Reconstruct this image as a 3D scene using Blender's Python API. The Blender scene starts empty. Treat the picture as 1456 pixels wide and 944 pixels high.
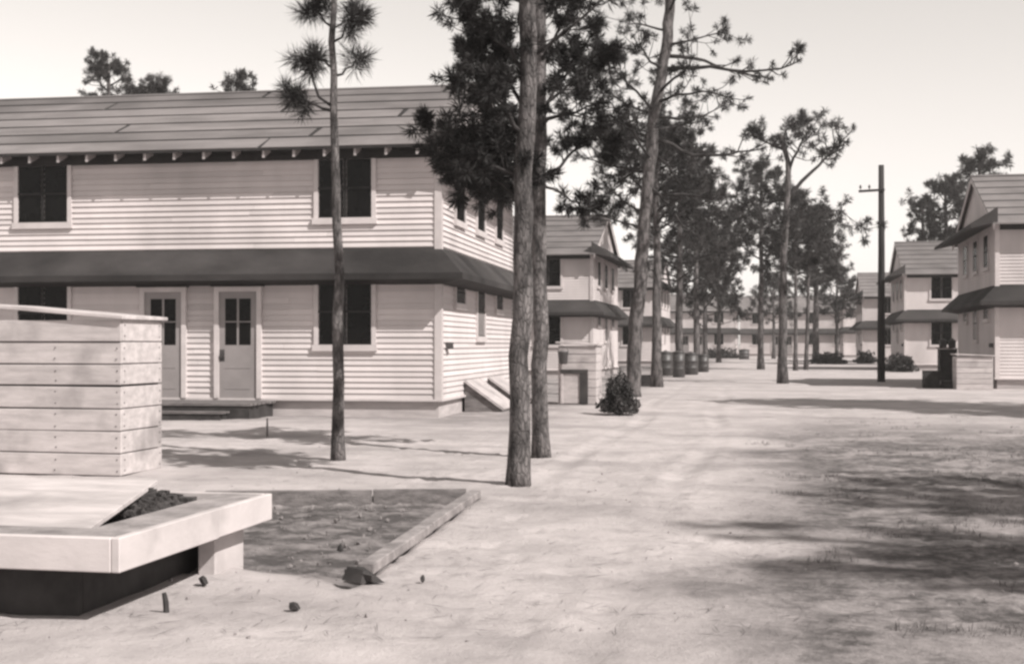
import bpy, bmesh, math, random
import numpy as np
from mathutils import Vector, Matrix

# ------------------------------------------------------------------ camera, sky, sun, exposure
F_PX, VPX, HOR, EYE = 1850.0, 1105.0, 490.0, 1.43
A = math.atan((VPX - 728.0) / F_PX)              # the street runs along +Y; the camera is turned a little to its left
scene = bpy.context.scene
C = scene.collection
cam_d = bpy.data.cameras.new('camera')
cam_d.sensor_width = 36.0
cam_d.lens = 36.0 * F_PX / 1456.0
cam_d.shift_y = (HOR - 472.0) / 1456.0
cam_d.clip_start, cam_d.clip_end = 0.05, 3000.0
cam = bpy.data.objects.new('camera', cam_d)
cam.location = (0, 0, EYE)
cam.rotation_euler = (math.radians(90), 0, A)
C.objects.link(cam)
scene.camera = cam

SUN_EL = math.radians(43)
SUN_H = Vector((0.88, -0.475, 0)).normalized()    # horizontal direction towards the sun
world = bpy.data.worlds.new('World')
scene.world = world
world.use_nodes = True
wn, wl = world.node_tree.nodes, world.node_tree.links
bg = wn['Background']
sky = wn.new('ShaderNodeTexSky')
sky.sky_type = 'NISHITA'
sky.sun_disc = False
sky.sun_elevation = SUN_EL
sky.sun_rotation = math.atan2(SUN_H.x, SUN_H.y)
sky.air_density, sky.dust_density, sky.ozone_density = 3.7, 0.0, 1.0
bw = wn.new('ShaderNodeSeparateColor')            # black-and-white film: the sky prints pale and without hue
bmx = wn.new('ShaderNodeMix'); bmx.inputs[0].default_value = 0.1
wl.new(bw.outputs[0], bmx.inputs[2]); wl.new(bw.outputs[1], bmx.inputs[3])
mixw = wn.new('ShaderNodeMix'); mixw.data_type = 'RGBA'; mixw.blend_type = 'MULTIPLY'
mixw.inputs[0].default_value = 1.0
mixw.inputs[7].default_value = (1.05, 0.99, 0.94, 1)
wl.new(sky.outputs[0], bw.inputs[0])
wl.new(bmx.outputs[0], mixw.inputs[6])
wl.new(mixw.outputs[2], bg.inputs[0])
bg.inputs[1].default_value = 0.097

sun_d = bpy.data.lights.new('sun', 'SUN')
sun_d.energy = 4.6
sun_d.angle = math.radians(0.55)
sun_d.color = (1.0, 0.96, 0.915)
sun = bpy.data.objects.new('sun', sun_d)
to_sun = Vector((SUN_H.x * math.cos(SUN_EL), SUN_H.y * math.cos(SUN_EL), math.sin(SUN_EL)))
sun.rotation_euler = to_sun.to_track_quat('Z', 'Y').to_euler()
sun.location = (20, -15, 30)
C.objects.link(sun)

scene.view_settings.view_transform = 'Standard'
scene.view_settings.look = 'None'
scene.view_settings.exposure = 0.5
scene.view_settings.gamma = 1.0
scene.view_settings.use_curve_mapping = False
scene.render.engine = 'CYCLES'
scene.cycles.use_denoising = True
scene.cycles.max_bounces = 6
scene.cycles.filter_width = 2.7

rng = np.random.default_rng(41)
random.seed(41)

# ------------------------------------------------------------------ helpers
def P(px, py, d):
    lat = (px - 728.0) / F_PX * d
    z = (HOR - py) / F_PX * d + EYE
    return Vector((lat * math.cos(A) - d * math.sin(A), lat * math.sin(A) + d * math.cos(A), z))
def G(px, d=None, py=None):
    if d is None:
        d = F_PX * EYE / (py - HOR)
    p = P(px, HOR, d); p.z = 0
    return p

def tone(v):
    return (min(1, v * 1.06), v * 0.968, v * 0.96, 1)

def mat(name, v, v2=None, scale=4.0, rough=0.85, detail=6.0, stretch=(1, 1, 1), bump=0.0, bscale=40.0, spec=0.25, v3=None, scale3=0.6, contrast=(0.35, 0.65), world=False, var=(0.9, 1.06)):
    m = bpy.data.materials.new(name); m.use_nodes = True
    n, l = m.node_tree.nodes, m.node_tree.links
    b = n['Principled BSDF']
    b.inputs['Roughness'].default_value = rough
    b.inputs['Specular IOR Level'].default_value = spec
    b.inputs['Base Color'].default_value = tone(v)
    tc = n.new('ShaderNodeTexCoord'); mp = n.new('ShaderNodeMapping')
    mp.inputs['Scale'].default_value = stretch
    src = tc.outputs['Object']
    if world: src = n.new('ShaderNodeNewGeometry').outputs['Position']
    l.new(src, mp.inputs[0])
    col = None
    if v2 is not None:
        no = n.new('ShaderNodeTexNoise'); no.inputs['Scale'].default_value = scale; no.inputs['Detail'].default_value = detail
        no.inputs['Roughness'].default_value = 0.62
        l.new(mp.outputs[0], no.inputs[0])
        cr = n.new('ShaderNodeValToRGB')
        cr.color_ramp.elements[0].position, cr.color_ramp.elements[1].position = contrast
        cr.color_ramp.elements[0].color, cr.color_ramp.elements[1].color = tone(v), tone(v2)
        l.new(no.outputs[0], cr.inputs[0]); col = cr.outputs[0]
    if v3 is not None:
        n3 = n.new('ShaderNodeTexNoise'); n3.inputs['Scale'].default_value = scale3; n3.inputs['Detail'].default_value = 5
        l.new(mp.outputs[0] if world else tc.outputs['Object'], n3.inputs[0])
        mr = n.new('ShaderNodeMapRange'); mr.inputs[1].default_value, mr.inputs[2].default_value = 0.5, 0.68
        l.new(n3.outputs[0], mr.inputs[0])
        mx = n.new('ShaderNodeMix'); mx.data_type = 'RGBA'
        l.new(mr.outputs[0], mx.inputs[0])
        if col: l.new(col, mx.inputs[6])
        else: mx.inputs[6].default_value = tone(v)
        mx.inputs[7].default_value = tone(v3); col = mx.outputs[2]
    # every object of a kind a touch lighter or darker
    oi = n.new('ShaderNodeObjectInfo'); mr2 = n.new('ShaderNodeMapRange')
    mr2.inputs[3].default_value, mr2.inputs[4].default_value = var
    l.new(oi.outputs['Random'], mr2.inputs[0])
    hs = n.new('ShaderNodeHueSaturation')
    if col: l.new(col, hs.inputs['Color'])
    else: hs.inputs['Color'].default_value = tone(v)
    l.new(mr2.outputs[0], hs.inputs['Value'])
    l.new(hs.outputs[0], b.inputs['Base Color'])
    if bump:
        nb = n.new('ShaderNodeTexNoise'); nb.inputs['Scale'].default_value = bscale; nb.inputs['Detail'].default_value = 6
        l.new(mp.outputs[0], nb.inputs[0])
        bp = n.new('ShaderNodeBump'); bp.inputs['Strength'].default_value = bump; bp.inputs['Distance'].default_value = 0.02
        l.new(nb.outputs[0], bp.inputs['Height']); l.new(bp.outputs[0], b.inputs['Normal'])
    return m

M = {}
M['paint'] = mat('white_paint', 0.50, 0.57, 1.6, 0.6, stretch=(1, 1, 0.45), v3=0.42, scale3=0.55, world=True, var=(0.86, 1.05))
M['trim'] = mat('trim_paint', 0.44, 0.52, 3.0, 0.55)
M['door'] = mat('grey_door_paint', 0.22, 0.26, 2.0, 0.5)
M['glass'] = mat('dark_window', 0.002, 0.005, 2.0, 0.15, spec=0.12)
M['glass_soft'] = mat('pale_pane', 0.16, 0.22, 2.0, 0.35, spec=0.3)  # paler grey pane for a lower sash
M['screen'] = mat('dark_sash', 0.012, 0.02, 5.0, 0.6)
M['roofing'] = mat('roll_roofing', 0.12, 0.19, 1.1, 0.9, stretch=(0.35, 1, 1), bump=0.3, bscale=60, v3=0.095, scale3=0.35, var=(0.82, 1.12))
M['tar'] = mat('roof_tar', 0.018, 0.03, 3.0, 0.8)
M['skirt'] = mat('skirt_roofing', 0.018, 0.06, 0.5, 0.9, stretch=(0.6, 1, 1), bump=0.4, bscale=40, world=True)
M['shade_soffit'] = mat('eave_shade', 0.02, 0.035, 2.0, 0.8)  # near-black colour puts the shade under eave and skirt into the boards
M['found'] = mat('foundation_boards', 0.30, 0.42, 2.0, 0.8, stretch=(0.6, 1, 3))
M['oldwood'] = mat('shaded_wood', 0.09, 0.19, 3.0, 0.9, stretch=(1, 6, 6), bump=0.5, bscale=18)
M['plank'] = mat('pale_plank', 0.34, 0.46, 2.5, 0.85, stretch=(1, 5, 5), bump=0.4, bscale=16, v3=0.28, scale3=2.0)
M['greyplank'] = mat('grey_plank', 0.17, 0.30, 2.5, 0.9, stretch=(3, 3, 3), bump=0.5, bscale=16, v3=0.14, scale3=2.0)
M['whitewash'] = mat('whitewashed_board', 0.36, 0.50, 2.0, 0.75, stretch=(1, 4, 6), bump=0.15, bscale=14, v3=0.27, scale3=1.6)
M['concrete'] = mat('whitewashed_fascia', 0.42, 0.50, 2.2, 0.8, stretch=(1, 1, 2), bump=0.08, bscale=22, v3=0.34, scale3=2.5)
M['deckdirt'] = mat('dusty_deck', 0.17, 0.30, 5.0, 0.95, bump=0.5, bscale=30)
M['bark'] = mat('pine_bark', 0.04, 0.19, 9.0, 0.95, stretch=(1, 1, 0.35), bump=1.0, bscale=16, contrast=(0.38, 0.62))
def bark_material(m):
    n, l = m.node_tree.nodes, m.node_tree.links; b = n['Principled BSDF']
    tc = n.new('ShaderNodeTexCoord'); mp = n.new('ShaderNodeMapping'); mp.inputs['Scale'].default_value = (1, 1, 0.3)
    l.new(tc.outputs['Object'], mp.inputs[0])
    no = n.new('ShaderNodeTexNoise'); no.inputs['Scale'].default_value = 14; no.inputs['Detail'].default_value = 4
    l.new(mp.outputs[0], no.inputs[0])
    ad = n.new('ShaderNodeVectorMath'); ad.operation = 'MULTIPLY_ADD'
    l.new(no.outputs[1], ad.inputs[0]); ad.inputs[1].default_value = (.05, .05, .05); l.new(mp.outputs[0], ad.inputs[2])
    vo = n.new('ShaderNodeTexVoronoi'); vo.feature = 'DISTANCE_TO_EDGE'; vo.inputs['Scale'].default_value = 30
    l.new(ad.outputs[0], vo.inputs['Vector'])
    mr = n.new('ShaderNodeMapRange'); mr.inputs[1].default_value, mr.inputs[2].default_value, mr.inputs[3].default_value = 0.0, 0.14, 0.45
    l.new(vo.outputs['Distance'], mr.inputs[0])
    old = b.inputs['Base Color'].links[0].from_socket
    mx = n.new('ShaderNodeMix'); mx.data_type = 'RGBA'
    l.new(mr.outputs[0], mx.inputs[0]); mx.inputs[6].default_value = tone(0.028); l.new(old, mx.inputs[7]); l.new(mx.outputs[2], b.inputs['Base Color'])
    bp = n.new('ShaderNodeBump'); bp.inputs['Strength'].default_value = 0.9; bp.inputs['Distance'].default_value = 0.02
    l.new(mr.outputs[0], bp.inputs['Height']); l.new(b.inputs['Normal'].links[0].from_socket, bp.inputs['Normal']); l.new(bp.outputs[0], b.inputs['Normal'])
bark_material(M['bark'])
M['twig'] = mat('branch_bark', 0.02, 0.05, 6.0, 0.95)
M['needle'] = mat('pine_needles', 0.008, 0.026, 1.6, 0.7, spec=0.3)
M['needle_hazed'] = mat('hazed_pine_needles', 0.02, 0.055, 0.9, 0.75, spec=0.3)  # paler than the near needles, with distance haze put into the colour
M['leaf'] = mat('shrub_leaves', 0.02, 0.05, 3.0, 0.7, spec=0.3)
M['pole'] = mat('creosote_pole', 0.018, 0.035, 6.0, 0.85, stretch=(1, 1, 0.1))
M['darkmetal'] = mat('dark_metal', 0.03, 0.06, 6.0, 0.5, spec=0.5)
M['darkwood'] = mat('platform_undershade', 0.025, 0.05, 4.0, 0.8)
M['coal'] = mat('coal', 0.03, 0.09, 9.0, 0.7, bump=0.5, bscale=30)
M['soil'] = mat('dark_soil', 0.13, 0.24, 2.6, 0.95, bump=0.8, bscale=24, v3=0.33, scale3=0.9)
M['pebble'] = mat('pebble', 0.16, 0.34, 3.0, 0.9)
M['litter'] = mat('pine_litter', 0.07, 0.14, 3.0, 0.9)

class MB:
    def __init__(s): s.v, s.f = [], []
    def add(s, vs, fs):
        o = len(s.v); s.v += [tuple(v) for v in vs]; s.f += [tuple(i + o for i in f) for f in fs]; return s
    def box(s, x0, x1, y0, y1, z0, z1):
        return s.add([(x0,y0,z0),(x1,y0,z0),(x1,y1,z0),(x0,y1,z0),(x0,y0,z1),(x1,y0,z1),(x1,y1,z1),(x0,y1,z1)],
                     [(3,2,1,0),(4,5,6,7),(0,1,5,4),(1,2,6,5),(2,3,7,6),(3,0,4,7)])
    def hexa(s, b, t):
        return s.add(list(b) + list(t), [(3,2,1,0),(4,5,6,7),(0,1,5,4),(1,2,6,5),(2,3,7,6),(3,0,4,7)])
    def bar(s, a, b, w, h, up=Vector((0, 0, 1))):
        a, b = Vector(a), Vector(b); t = (b - a).normalized()
        r = t.cross(up)
        if r.length < 1e-4: r = t.cross(Vector((1, 0, 0)))
        r.normalize(); u = r.cross(t)
        r, u = r * (w / 2), u * (h / 2)
        return s.hexa([a - r - u, a + r - u, a + r + u, a - r + u], [b - r - u, b + r - u, b + r + u, b - r + u])
    def tube(s, pts, rad, n=8, cap=True, jit=0.0):
        pts = [Vector(p) for p in pts]; o = len(s.v); k = len(pts)
        ref = Vector((0.31, 0.77, 0.2))
        for i, p in enumerate(pts):
            t = (pts[min(i + 1, k - 1)] - pts[max(i - 1, 0)]).normalized()
            a = t.cross(ref)
            if a.length < 1e-3: a = t.cross(Vector((1, 0, 0)))
            a.normalize(); b = t.cross(a)
            for j in range(n):
                q = 2 * math.pi * j / n; r = rad[i] * (1 + (random.uniform(-jit, jit) if jit else 0))
                s.v.append(tuple(p + a * (math.cos(q) * r) + b * (math.sin(q) * r)))
        for i in range(k - 1):
            for j in range(n):
                s.f.append((o + i*n + j, o + i*n + (j+1) % n, o + (i+1)*n + (j+1) % n, o + (i+1)*n + j))
        if cap:
            s.f.append(tuple(o + (k-1)*n + j for j in range(n))); s.f.append(tuple(o + j for j in reversed(range(n))))
        return s
    def lathe(s, prof, n=16, c=(0, 0, 0)):
        o = len(s.v)
        for r, z in prof:
            for j in range(n):
                q = 2 * math.pi * j / n; s.v.append((c[0] + r * math.cos(q), c[1] + r * math.sin(q), c[2] + z))
        for i in range(len(prof) - 1):
            for j in range(n):
                s.f.append((o + i*n + j, o + i*n + (j+1) % n, o + (i+1)*n + (j+1) % n, o + (i+1)*n + j))
        s.f.append(tuple(o + (len(prof)-1)*n + j for j in range(n))); s.f.append(tuple(o + j for j in reversed(range(n))))
        return s
    def mesh(s, name, m, smooth=False):
        me = bpy.data.meshes.new(name); me.from_pydata(s.v, [], s.f); me.materials.append(M[m]); me.update()
        if smooth: me.polygons.foreach_set('use_smooth', [True] * len(me.polygons))
        return me
    def build(s, name, m, parent=None, smooth=False, bevel=0.0):
        me = s.mesh(name, m, smooth)
        if bevel:
            bm = bmesh.new(); bm.from_mesh(me)
            bmesh.ops.bevel(bm, geom=bm.edges[:], offset=bevel, segments=1, affect='EDGES')
            bm.to_mesh(me); bm.free()
        return link(name, me, parent)

def link(name, me, parent=None, loc=None):
    o = bpy.data.objects.new(name, me); C.objects.link(o)
    if parent is not None: o.parent = parent
    if loc is not None: o.location = loc
    return o
def tag(o, label=None, cat=None, group=None, kind=None):
    if label: o['label'] = label
    if cat: o['category'] = cat
    if group: o['group'] = group
    if kind: o['kind'] = kind
    return o
def thing(name, label, cat, loc=(0, 0, 0), rz=0.0, group=None):
    o = bpy.data.objects.new(name, None); C.objects.link(o)
    o.empty_display_size = 0.3
    o.location = loc; o.rotation_euler.z = rz
    return tag(o, label, cat, group)
def copy_tree(o, parent=None):
    c = o.copy(); C.objects.link(c); c.parent = parent
    for ch in list(o.children): copy_tree(ch, c)
    return c

# ------------------------------------------------------------------ ground
def smooth_noise(x, y, seed, scale):
    r = np.random.default_rng(seed); g = r.random((64, 64))
    u, v = (x / scale) % 64, (y / scale) % 64
    i, j = np.floor(u).astype(int), np.floor(v).astype(int); fu, fv = u - i, v - j
    fu, fv = fu*fu*(3-2*fu), fv*fv*(3-2*fv)
    i0, j0, i1, j1 = i % 64, j % 64, (i+1) % 64, (j+1) % 64
    return (g[i0,j0]*(1-fu)*(1-fv)+g[i1,j0]*fu*(1-fv)+g[i0,j1]*(1-fu)*fv+g[i1,j1]*fu*fv) - 0.5
def axis(fine0, fine1, step, far0, far1, grow):
    a = list(np.arange(fine0, fine1, step)); s = step
    while a[-1] < far1: s *= grow; a.append(a[-1] + s)
    b = []; p, s = fine0, step
    while p > far0: s *= grow; p -= s; b.append(p)
    return np.array(b[::-1] + a)
def ground_h(x, y):
    h = smooth_noise(x, y, 1, 2.3)*0.035 + smooth_noise(x, y, 2, 0.7)*0.02 + smooth_noise(x, y, 3, 0.19)*0.016
    d = np.hypot(x, y)
    for xr in (-2.75, -1.25):       # worn wheel tracks down the street
        c_ = xr + .35 * np.sin(y * .11) + .12 * np.sin(y * .43 + xr)
        k_ = np.clip(.6 + 2.2 * smooth_noise(x, y, 21, 3.1), 0, 1)
        h = h + k_ * (-.02 * np.exp(-((x - c_) / .13) ** 2) + .012 * np.exp(-((np.abs(x - c_) - .22) / .07) ** 2))
    return (h - 0.006) * np.clip(1.6 - d / 40, 0.25, 1)
xs, ys = axis(-9, 7, 0.06, -900, 900, 1.06), axis(3.5, 22, 0.075, -60, 1500, 1.05)
gx, gy = np.meshgrid(xs, ys)
q1, q2, q0 = G(676, None, 705), G(520, None, 812), G(384, None, 707)
def bed_mask(x, y):
    # distance inside the two plank edges and a ragged near edge
    def side(a, b):
        dx, dy = b.x - a.x, b.y - a.y; n_ = math.hypot(dx, dy)
        return ((x - a.x) * dy - (y - a.y) * dx) / n_
    w_ = smooth_noise(x, y, 12, .35) * .5
    e1, e2 = side(q1, q2), side(q0, q1)
    ea, eb = G(560, None, 845), G(150, None, 790)
    e3 = side(ea, eb) + w_ * .8
    sm = lambda e, k: np.clip(e / k, 0, 1)
    m_ = sm(e1 + .05, .06) * sm(e2 + .03, .07) * sm(e3, .5)
    return m_ * m_ * (3 - 2 * m_) * np.clip((x - (q0.x - 2.2)) / .3, 0, 1)
soil_m = bed_mask(gx, gy)
gz = ground_h(gx, gy) - soil_m * (.085 - .02 * (rng.random(gx.shape) - .5) - .018 * smooth_noise(gx, gy, 14, .27) - .05 * smooth_noise(gx, gy, 15, 1.1))
fr_ = np.random.default_rng(77)
for k in range(46):                       # walkers' tracks: pairs of shallow prints across the sand
    x_, y_ = fr_.uniform(-5.5, 4.5), fr_.uniform(6.5, 19); a_ = fr_.uniform(0, 6.28) if k % 3 == 0 else fr_.choice([1.45, 4.6]) + fr_.normal(0, .18)
    for j in range(int(fr_.integers(4, 10))):
        px_, py_ = x_ + math.cos(a_) * .68 * j - math.sin(a_) * .1 * (-1) ** j, y_ + math.sin(a_) * .68 * j + math.cos(a_) * .1 * (-1) ** j
        sel = (np.abs(gx - px_) < .35) & (np.abs(gy - py_) < .35)
        if not sel.any(): continue
        u_ = (gx[sel] - px_) * math.cos(a_) + (gy[sel] - py_) * math.sin(a_); v_ = -(gx[sel] - px_) * math.sin(a_) + (gy[sel] - py_) * math.cos(a_)
        q_ = (u_ / .15) ** 2 + (v_ / .065) ** 2
        gz[sel] += -.016 * np.exp(-q_ ** 2) + .008 * np.exp(-((np.sqrt(q_) - 1.5) / .4) ** 2)
PFAR, PNEAR = G(388, 8.72), G(170, 6.69)
PEX = (PFAR.x + PNEAR.x) / 2
nv = np.stack([gx, gy, gz], -1).reshape(-1, 3)
ny, nx = gx.shape
ii = np.arange((ny - 1) * (nx - 1)); r_, c_ = ii // (nx - 1), ii % (nx - 1)
gi0 = r_ * nx + c_
quads = np.stack([gi0, gi0 + 1, gi0 + nx + 1, gi0 + nx], -1)
def np_mesh(name, verts, faces, m):
    me = bpy.data.meshes.new(name); k = faces.shape[1]
    me.vertices.add(len(verts)); me.vertices.foreach_set('co', np.asarray(verts, np.float32).ravel())
    me.loops.add(faces.size); me.loops.foreach_set('vertex_index', faces.astype(np.int32).ravel())
    me.polygons.add(len(faces)); me.polygons.foreach_set('loop_start', np.arange(0, faces.size, k, dtype=np.int32))
    me.update(calc_edges=True); me.materials.append(m); return me

def ground_material():
    m = bpy.data.materials.new('sandy_ground'); m.use_nodes = True
    n, l = m.node_tree.nodes, m.node_tree.links; b = n['Principled BSDF']
    b.inputs['Roughness'].default_value = 0.95; b.inputs['Specular IOR Level'].default_value = 0.15
    tc = n.new('ShaderNodeTexCoord')
    def noise(scale, detail=6, stretch=(1, 1, 1), rough=0.6):
        mp = n.new('ShaderNodeMapping'); mp.inputs['Scale'].default_value = stretch
        l.new(tc.outputs['Object'], mp.inputs[0])
        t = n.new('ShaderNodeTexNoise'); t.inputs['Scale'].default_value = scale; t.inputs['Detail'].default_value = detail
        t.inputs['Roughness'].default_value = rough
        l.new(mp.outputs[0], t.inputs[0]); return t.outputs[0]
    def mrange(src, a, b_, c=0.0, d=1.0):
        r = n.new('ShaderNodeMapRange'); r.interpolation_type = 'SMOOTHSTEP'
        for i, v in enumerate((a, b_, c, d)): r.inputs[i + 1].default_value = v
        l.new(src, r.inputs[0]); return r.outputs[0]
    def math2(op, a, b_):
        r = n.new('ShaderNodeMath'); r.operation = op
        for i, v in enumerate((a, b_)):
            if isinstance(v, (int, float)): r.inputs[i].default_value = v
            else: l.new(v, r.inputs[i])
        return r.outputs[0]
    def mix(fac, a, b_):
        r = n.new('ShaderNodeMix'); r.data_type = 'RGBA'
        l.new(fac, r.inputs[0])
        for i, v in ((6, a), (7, b_)):
            if isinstance(v, tuple): r.inputs[i].default_value = v
            else: l.new(v, r.inputs[i])
        return r.outputs[2]
    sep = n.new('ShaderNodeSeparateXYZ'); l.new(tc.outputs['Object'], sep.inputs[0])
    X, Y = sep.outputs[0], sep.outputs[1]
    sand = mix(mrange(noise(0.9, 8), 0.35, 0.7), tone(0.45), tone(0.35))
    # thin grass and trodden dirt lie east of the sandy track
    wob = math2('MULTIPLY', math2('SUBTRACT', noise(0.22, 5), 0.5), 6.0)
    xe = math2('ADD', X, wob)
    east = mrange(xe, -1.1, 0.8)
    near = mrange(math2('ADD', Y, math2('MULTIPLY', wob, 1.5)), 30.0, 17.0)
    patch = mrange(noise(0.75, 9, (1, 0.8, 1), 0.74), 0.40, 0.56)
    dirtm = math2('MULTIPLY', math2('MULTIPLY', east, near), math2('ADD', math2('MULTIPLY', patch, 0.55), 0.45))
    # trodden soil patches everywhere
    p2 = math2('MULTIPLY', mrange(noise(0.33, 8, (0.8, 1.8, 1), 0.65), 0.45, 0.68), 0.7)
    p3 = math2('MULTIPLY', mrange(noise(2.2, 9, (1, 1.3, 1), 0.75), 0.50, 0.66), 0.6)
    # dark soil along the barracks foundation
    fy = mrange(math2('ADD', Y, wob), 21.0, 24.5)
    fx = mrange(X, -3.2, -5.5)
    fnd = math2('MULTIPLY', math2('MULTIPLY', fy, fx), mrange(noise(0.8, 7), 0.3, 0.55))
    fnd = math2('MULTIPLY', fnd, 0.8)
    col = mix(p2, sand, tone(0.25))
    col = mix(p3, col, tone(0.28))
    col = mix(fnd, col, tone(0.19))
    grit = mix(mrange(noise(7.0, 6, (1, 1, 1), 0.75), 0.42, 0.62), tone(0.075), tone(0.17))
    col = mix(dirtm, col, grit)
    col = mix(math2('MULTIPLY', mrange(noise(38.0, 3), 0.60, 0.72), 0.35), col, tone(0.16))
    at = n.new('ShaderNodeAttribute'); at.attribute_name = 'soil'
    soilc = mix(mrange(noise(3.4, 8, (1, 1.4, 1), 0.7), 0.40, 0.66), tone(0.075), tone(0.22))
    col = mix(at.outputs['Fac'], col, soilc)
    l.new(col, b.inputs['Base Color'])
    bp = n.new('ShaderNodeBump'); bp.inputs['Strength'].default_value = 0.6; bp.inputs['Distance'].default_value = 0.045
    hh = math2('ADD', noise(14.0, 8, (1, 1, 1), 0.7), math2('MULTIPLY', noise(70.0, 3), 0.25))
    l.new(hh, bp.inputs['Height']); l.new(bp.outputs[0], b.inputs['Normal'])
    return m
gm = np_mesh('ground', nv, quads, ground_material())
at_ = gm.attributes.new('soil', 'FLOAT', 'POINT'); at_.data.foreach_set('value', soil_m.ravel().astype(np.float32))
gm.polygons.foreach_set('use_smooth', [True] * len(gm.polygons))
ground = tag(link('ground', gm), 'pale sandy ground and trodden street between the barracks', kind='structure')

# ------------------------------------------------------------------ barracks
L, W = 24.0, 9.0
HROT = math.radians(2.4)      # the nearest barracks is set a little out of square with the street
Z0, ZEAVE, ZSK_T, ZSK_B = 0.34, 5.32, 3.37, 2.82
OV, SKO, PITCH = 0.50, 0.55, math.tan(math.radians(23.0))
ZR = ZEAVE + (W / 2 + OV) * PITCH
EXPO = 0.112

def face_box(mb, face, u0, u1, o0, o1, z0, z1):
    o1 += 0.016
    if face == 'front': mb.box(u0, u1, -o1, -o0, z0, z1)
    else: mb.box(o0, o1, u0, u1, z0, z1)

def window(h, face, uc, z0, z1, w, twin=False, pale_lower=False):
    cw = 0.09
    c = MB()
    face_box(c, face, uc-w/2-cw, uc-w/2, 0.0, 0.052, z0, z1)
    face_box(c, face, uc+w/2, uc+w/2+cw, 0.0, 0.052, z0, z1)
    face_box(c, face, uc-w/2-cw, uc+w/2+cw, 0.0, 0.055, z1, z1+cw)
    wd = c.build('window', 'trim', h)
    s = MB(); face_box(s, face, uc-w/2-cw-0.03, uc+w/2+cw+0.02, 0.0, 0.075, z0-0.13, z0-0.002); s.build('sill', 'trim', wd)
    zm = (z0 + z1) / 2
    cells = [(uc-w/2, uc-0.025), (uc+0.025, uc+w/2)] if twin else [(uc-w/2, uc+w/2)]
    for a, b in cells:
        for lo, hi, mm in ((z0, zm, 'glass_soft' if pale_lower else 'glass'), (zm, z1, 'glass')):
            p = MB(); face_box(p, face, a+0.02, b-0.02, 0.02, 0.040 if hi == z1 else 0.034, lo+0.02, hi-0.02); p.build('pane', mm, wd)
    if twin:
        r = MB(); face_box(r, face, uc-0.025, uc+0.025, 0.02, 0.052, z0, z1); r.build('mullion', 'screen', wd)
    for a, b in cells:
        r = MB(); face_box(r, face, a, b, 0.02, 0.048, zm-0.02, zm+0.02); r.build('meeting_rail', 'screen', wd)
        r = MB(); face_box(r, face, a, b, 0.02, 0.044, z0, z0+0.02); r.build('bottom_rail', 'screen', wd)
    return wd

def door(h, uc, z0, z1, w):
    f = MB(); cw = 0.10
    face_box(f, 'front', uc-w/2, uc+w/2, 0.0, 0.045, z0, z1)
    d = f.build('door', 'door', h)
    c = MB()
    face_box(c, 'front', uc-w/2-cw, uc-w/2, 0.0, 0.08, z0, z1+0.001)
    face_box(c, 'front', uc+w/2, uc+w/2+cw, 0.0, 0.08, z0, z1+0.001)
    face_box(c, 'front', uc-w/2-cw, uc+w/2+cw, 0.0, 0.082, z1+0.001, z1+cw)
    c.build('door_frame', 'trim', d)
    k = MB(); face_box(k, 'front', uc-w/2-cw-0.05, uc+w/2+cw+0.05, 0.0, 0.14, z1+cw, z1+cw+0.05); k.build('drip_cap', 'tar', d)
    pz0, pz1 = z0 + (z1-z0)*0.50, z1 - 0.14
    zm = (pz0+pz1)/2
    for a, b in ((uc-w/2+0.13, uc-0.025), (uc+0.025, uc+w/2-0.13)):
        for lo, hi in ((pz0, zm-0.012), (zm+0.012, pz1)):
            p = MB(); face_box(p, 'front', a, b, 0.02, 0.050, lo, hi); p.build('pane', 'glass', d)
    for zz in (z0+0.18, z0+(z1-z0)*0.28):
        p = MB(); face_box(p, 'front', uc-w/2+0.13, uc+w/2-0.13, 0.02, 0.052, zz, zz+0.015); p.build('panel', 'door', d)
    kn = MB(); kn.box(uc-w/2+0.01, uc-w/2+0.115, -0.065, -0.04, z0+0.74, z0+0.98)
    kn.tube([(uc-w/2+0.06, -0.06, z0+0.84), (uc-w/2+0.06, -0.11, z0+0.84)], [0.05, 0.045], 10)
    kn.build('handle', 'darkmetal', d)

def roof_slope_point(x, s, side, off=0.0):
    # s metres up the slope from the eave edge; side -1 is the front slope
    c, sn = math.cos(math.radians(23)), math.sin(math.radians(23))
    y = -OV + s * c - off * sn
    z = ZEAVE + s * sn + off * c
    return (x, y, z) if side < 0 else (x, W - y, z)

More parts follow.
